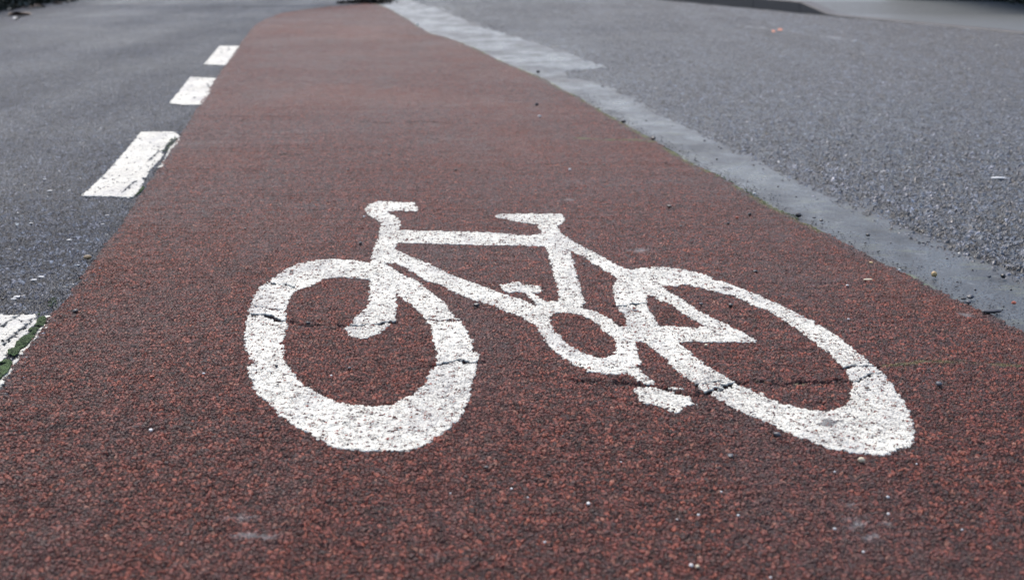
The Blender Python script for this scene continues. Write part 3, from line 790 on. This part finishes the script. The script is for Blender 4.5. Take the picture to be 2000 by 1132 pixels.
for px, py, s in ((999, 953, 6), (1064, 1057, 6), (1364, 1004, 6), (1213, 901, 4), (1031, 970, 4), (1442, 1005, 6), (1630, 1031, 7), (1734, 969, 7), (1735, 1002, 7), (1630, 920, 5),
                  (1505, 1126, 6), (1409, 959, 5), (1879, 1033, 5), (1686, 1076, 6), (1790, 905, 4), (880, 962, 4), (1322, 1013, 4)):
    pebble(px, py, s, 'white', 'tiny white chip scattered over the bare red foreground', .7, group='tiny white chips in the foreground', name='stone_chip')
for px, py, s in ((34, 571, 12), (26, 576, 8), (80, 533, 9), (66, 539, 9), (140, 548, 6), (3, 575, 6), (38, 556, 5), (106, 555, 4), (151, 511, 8), (87, 345, 6), (97, 367, 8),
                  (136, 367, 6), (135, 462, 7), (155, 344, 5), (209, 415, 6), (60, 430, 6), (20, 480, 5), (200, 432, 5), (33, 410, 5)):
    pebble(px, py, s, 'white', 'white chip lying among the dark stones of the footway', .35, 1.5, rot=.1, group='white chips on the footway', name='stone_chip', z=.004)
for px, py, s in ((1660, 395, 4), (1555, 380, 4), (1740, 470, 4), (1520, 360, 4), (1850, 500, 5), (1870, 545, 5), (1400, 307, 5), (1404, 283, 4), (1262, 232, 4), (1975, 560, 5), (1800, 515, 4), (1905, 560, 5), (1700, 500, 4)):
    pebble(px, py, s, 'black', 'tiny black grain on the smooth gutter strip', .6, group='tiny black grains on the gutter', name='stone_chip', z=.005)
for px, py, s in ((479, 445, 6), (568, 528, 5), (1250, 430, 5), (1350, 470, 5), (995, 445, 6), (985, 433, 5), (1140, 515, 6), (760, 300, 6), (890, 330, 6), (680, 330, 6), (1180, 320, 5), (1330, 440, 5), (620, 390, 5), (1530, 470, 5), (950, 910, 9), (1100, 850, 6)):
    pebble(px, py, s, 'black', 'small dark grain on the red lane', .5, group='small dark grains on the red lane', name='stone_chip')

# ---------------------------------------------------------------- moss in the broken joint beside the dashes
def moss(name, pgs, n, r, label, z=.006, seed=1):
    rs = np.random.default_rng(seed)
    ico = [(0, 0, 1), (.89, 0, .45), (.28, .85, .45), (-.72, .53, .45), (-.72, -.53, .45), (.28, -.85, .45), (0, 0, -.3)]
    fi = [(0, 1, 2), (0, 2, 3), (0, 3, 4), (0, 4, 5), (0, 5, 1), (6, 2, 1), (6, 3, 2), (6, 4, 3), (6, 5, 4), (6, 1, 5)]
    V = []; Fc = []
    for pg in pgs:
        a0, b0 = pg.min(0); a1, b1 = pg.max(0)
        x = rs.uniform(a0, a1, n * 6); y = rs.uniform(b0, b1, n * 6)
        k = inside(pg, x, y) & (vnoise(x * 55, y * 55, seed) > .28); x = x[k][:n]; y = y[k][:n]
        hgt = vnoise(x * 40, y * 40, seed + 2)
        for xx, yy, hh in zip(x, y, hgt):
            q = r * rs.uniform(.5, 1.3); b = len(V); ra = rs.uniform(0, 6)
            c, s = math.cos(ra), math.sin(ra)
            for u, v, w in ico:
                V.append((xx + q * (u * c - v * s) * rs.uniform(.7, 1.2), yy + q * (u * s + v * c) * rs.uniform(.7, 1.2), z + hh * r * 1.4 + q * w * rs.uniform(.8, 1.6)))
            Fc += [(b + i, b + j, b + k_) for i, j, k_ in fi]
    o = mesh_np(name, V, Fc, M['moss'], smooth=False)
    tag(o, label, 'moss', kind='stuff')
    return o
moss('moss', [poly([(420, 290), (470, 310), (510, 345), (495, 400), (460, 440), (410, 480), (380, 540), (330, 600), (280, 650), (220, 680), (200, 740), (130, 770), (95, 750), (90, 700), (170, 660), (190, 600), (280, 530), (330, 460), (400, 410), (415, 350)], *ZD),
              poly([(0, 830), (60, 800), (140, 820), (110, 880), (80, 940), (0, 1010), (-80, 1080), (-80, 930)], *ZD)], 1500, .0020,
     'green moss growing in the split beside the nearest white dash', seed=11)
moss('moss', [poly([(1480, 200), (1540, 210), (1480, 290), (1430, 330), (1400, 400), (1330, 400), (1350, 330), (1390, 270)], *ZE), poly([(1050, 880), (1090, 880), (990, 990), (960, 1000)], *ZE)], 130, .0022,
     'thin green moss in the flaking edge of the second dash', seed=12)
moss('moss', [poly([(560, 90), (620, 95), (620, 200), (560, 215), (520, 180)], *ZD)], 90, .0016,
     'small green moss patch on the footway above the nearest dash', z=.002, seed=13)
edge_pg = []
for a, b in ((1250, 1335), (1380, 1440), (1455, 1500), (1520, 1570), (1040, 1066), (1110, 1170)):
    R_ = sorted(RIGHT)
    xs_ = np.array([q[0] for q in R_]); ys_ = np.array([q[1] for q in R_])
    t_ = np.linspace(a, b, 6)
    e_ = np.interp(t_, xs_, ys_)
    w_ = 3.0
    edge_pg.append(poly([(u, v - 1.5) for u, v in zip(t_, e_)] + [(u, v + w_) for u, v in zip(t_[::-1], e_[::-1])]))
moss('moss', edge_pg, 40, .0022, 'thin yellow green moss along the joint of red lane and gutter', seed=14)

# ---------------------------------------------------------------- far side of the road: kerb stones, footway, verge, hedge
def box_prism(name, prof, mat, parent=None):
    """prof: list of cross sections (each a list of 3D points, same length), lofted"""
    V = [p for s in prof for p in s]; n = len(prof[0]); Fc = []
    for i in range(len(prof) - 1):
        for j in range(n):
            Fc.append((i * n + j, i * n + (j + 1) % n, (i + 1) * n + (j + 1) % n, (i + 1) * n + j))
    Fc.append(tuple(range(n))[::-1]); Fc.append(tuple((len(prof) - 1) * n + j for j in range(n)))
    me = bpy.data.meshes.new(name); me.from_pydata(V, [], Fc); me.materials.append(mat)
    o = bpy.data.objects.new(name, me); COL.objects.link(o)
    if parent: o.parent = parent
    return o
Yd = P(1665, 31)[1]        # where the kerb is dropped
def kerb_h(y): return .022 + .105 * min(1.0, max(0.0, (y - Yd) / .55))
ky = 6.0
kn = 0
while ky < 27:
    y0_, y1_ = ky, ky + .91
    secs = []
    for yy in np.linspace(y0_ + .004, y1_ - .004, 5):
        xx = float(fK(yy)); hh = kerb_h(yy)
        secs.append([(xx, yy, -.05), (xx, yy, hh - .012), (xx + .012, yy, hh), (xx + .125, yy, hh), (xx + .125, yy, -.05)])
    o = box_prism('kerb_stone', secs, M['kerb'])
    low = y1_ < Yd + .2; ramp_ = (y0_ < Yd + .55 and not low)
    tag(o, 'flush dropped kerb stone on the far side of the road' if low else ('sloping transition kerb stone on the far side of the road' if ramp_ else 'upstanding dark kerb stone on the far side of the road'),
        'kerb stone', 'kerb stones of the far side'); kn += 1
    ky = y1_
def far_z(x, y):
    k = np.clip((y - Yd) / .55, 0, 1)
    return .020 + .103 * k + 0 * x
ff = strip('far_pavement', 6.0, 30.0, .03, .0003, lambda y: fK(y) + .127, lambda y: fK(y) + 3.1, .05, lambda x, y: far_z(x, y), M['concrete'])
tag(ff, 'pale grey footway across the road', kind='structure')
vb = strip('verge', 6.0, 30.0, .1, .0, lambda y: fK(y) + 3.1, lambda y: fK(y) + 9, .1, lambda x, y: far_z(x, y) + .02 + .03 * vnoise(x * 5, y * 5, 5), M['grass'])
tag(vb, 'green brown grass verge beyond the far footway', kind='structure')

def hedge(name, x0, y0, x1, y1, depth, height, n, label, mats=('leaf', 'bark'), leafsize=.05, seed=3, zb=0.0):
    root = bpy.data.objects.new(name, None); COL.objects.link(root)
    root.location = ((x0 + x1) / 2, (y0 + y1) / 2, zb)
    tag(root, label, 'hedge')
    rs = np.random.default_rng(seed)
    L = math.hypot(x1 - x0, y1 - y0); dx, dy = (x1 - x0) / L, (y1 - y0) / L
    V = []; Q = []
    for i in range(n):
        t = rs.uniform(0, L); w = rs.uniform(-.5, .5); hgt = rs.uniform(0, 1)
        bulge = .75 + .35 * vnoise(np.array([t * 1.5]), np.array([hgt * 3.0]), seed)[0]
        hgt = hgt ** 1.5; z = hgt * height * bulge
        w2 = w * depth * bulge * (1 - .25 * abs(hgt - .5))
        c = np.array([x0 + dx * t - dy * w2, y0 + dy * t + dx * w2, zb + z]) - np.array(root.location)
        a = rs.normal(size=3); a /= np.linalg.norm(a); b = np.cross(a, rs.normal(size=3)); b /= np.linalg.norm(b)
        s = leafsize * rs.uniform(.5, 1.2); k = len(V)
        V += [c - a * s, c + b * s * .5, c + a * s, c - b * s * .5]
        Q.append((k, k + 1, k + 2, k + 3))
    mesh_np('foliage', V, Q, M[mats[0]], root, smooth=False)
    for i in range(int(L / .3)):
        t = rs.uniform(0, L); w2 = rs.uniform(-.2, .2) * depth
        bx, by = x0 + dx * t - dy * w2 - root.location[0], y0 + dy * t + dx * w2 - root.location[1]
        tx, ty = bx + rs.normal() * .12, by + rs.normal() * .12
        Vs = []
        for (cx, cy, cz, rr) in ((bx, by, 0, .02), (tx, ty, height * .8, .006)):
            for q in range(5):
                Vs.append((cx + rr * math.cos(q * 1.257), cy + rr * math.sin(q * 1.257), cz))
        mesh_np('stem', Vs, [(q, (q + 1) % 5, 5 + (q + 1) % 5, 5 + q) for q in range(5)], M[mats[1]], root, smooth=True)
    return root
hedge('clipped_hedge', 4.25, 14.30, 6.9, 12.18, .8, 1.3, 14000, 'dark clipped hedge at the upper right corner beyond the far footway', seed=5, zb=.08)
hedge('bushy_hedge', -5.95, 17.2, -5.62, 11.2, .8, 1.2, 14000, 'dark bushy hedge at the upper left corner beside the footway', seed=6)

# fallen leaves and litter by the left hedge
def leaf(px, py, s, mat, label, seed):
    x, y = P(px, py); rs = np.random.default_rng(seed)
    V = []; 
    n = 10
    for i in range(n):
        a = 2 * math.pi * i / n
        rr = s * (1 + .25 * math.sin(3 * a + seed)) * (1.0 if i % 2 else .8)
        V.append((rr * math.cos(a), .6 * rr * math.sin(a), .010 + .35 * s * abs(math.sin(a)) * rs.uniform(.5, 1)))
    V.append((0, 0, .006))
    k = n
    Fc = [(i, (i + 1) % n, k) for i in range(n)]
    me = bpy.data.meshes.new('fallen_leaf'); me.from_pydata(V, [], Fc); me.materials.append(M[mat])
    o = bpy.data.objects.new('fallen_leaf', me); COL.objects.link(o)
    o.location = (x, y, .004); o.rotation_euler = (0, 0, rs.uniform(0, 6))
    tag(o, label, 'leaf', 'fallen leaves by the left hedge')
leaf(33, 38, .06, 'white', 'pale scrap lying in front of the fallen leaves at upper left', 1)
leaf(40, 31, .13, 'deadleaf', 'dark brown leaf directly behind the pale scrap', 2)
for i in range(60):
    px = random.uniform(-40, 150); py = random.uniform(-2, 30 - max(0, px) * .17)
    leaf(px, py, random.uniform(.03, .08), random.choice(['deadleaf', 'leaf', 'bark']), 'dead leaf among the litter at the foot of the bushy hedge', 10 + i)

# heap of wet leaves at the tip of the lane
def heap():
    rs = np.random.default_rng(9)
    x0_, y0_ = P(722, 8)
    V = []; Q = []
    for i in range(2600):
        u = rs.normal() * .075 + .0; v = abs(rs.normal()) * .8
        if i % 7 == 0: u = -rs.uniform(.1, .40); v = rs.uniform(0, .12) - u * .1
        hh = .10 * math.exp(-(u * u) / .04 - (v - .6) ** 2 / .9)
        c = np.array([u, v, .01 + hh * rs.uniform(.2, 1)])
        a = rs.normal(size=3) * (1, 1, .5); a /= np.linalg.norm(a); b = np.cross(a, rs.normal(size=3)); b /= np.linalg.norm(b)
        s = rs.uniform(.018, .04); k = len(V)
        V += [c - a * s, c + b * s * .6, c + a * s, c - b * s * .6]; Q.append((k, k + 1, k + 2, k + 3))
    o = mesh_np('leaf_heap', V, Q, M['bark'], smooth=False)
    o.location = (x0_, y0_ + .1, 0)
    tag(o, 'low dark heap of wet leaves at the far tip of the red lane', 'leaf heap')
heap()

# fine grit washed together along the joints, too fine to count
def grit(name, n, pick, mat, label, seed, rmin=.0012, rmax=.0038, z=.006):
    rs = np.random.default_rng(seed)
    V = []; Fc = []
    oc = np.array([(1, 0, 0), (0, 1, 0), (-1, 0, 0), (0, -1, 0), (0, 0, .8), (0, 0, -.8)])
    fo = [(0, 1, 4), (1, 2, 4), (2, 3, 4), (3, 0, 4), (1, 0, 5), (2, 1, 5), (3, 2, 5), (0, 3, 5)]
    for _ in range(n):
        x, y = pick(rs); q = rmin + (rmax - rmin) * rs.uniform() ** 3; b = len(V)
        a = rs.uniform(0, 6); c, s_ = math.cos(a), math.sin(a)
        for v in oc * rs.uniform(.6, 1.2, (6, 1)):
            V.append((x + q * (v[0] * c - v[1] * s_), y + q * (v[0] * s_ + v[1] * c), z + q * v[2] * .7))
        Fc += [(b + i, b + j, b + k) for i, j, k in fo]
    tag(mesh_np(name, V, Fc, M[mat], smooth=False), label, 'grit', kind='stuff')
def pk_right(rs):
    y = rs.uniform(2.0, 6.0) ** 1.0; return float(fR(y)) + rs.normal() * .012 + abs(rs.normal()) * .03, y
def pk_left(rs):
    y = rs.uniform(2.1, 5.0); return float(fL(y)) - abs(rs.normal()) * .03, y
grit('grit', 1500, pk_right, 'black', 'fine dark grit gathered along the joint between red lane and gutter', 41)
grit('grit', 700, pk_left, 'dark', 'fine grey grit on the footway along the edge of the red lane', 42, z=.004)
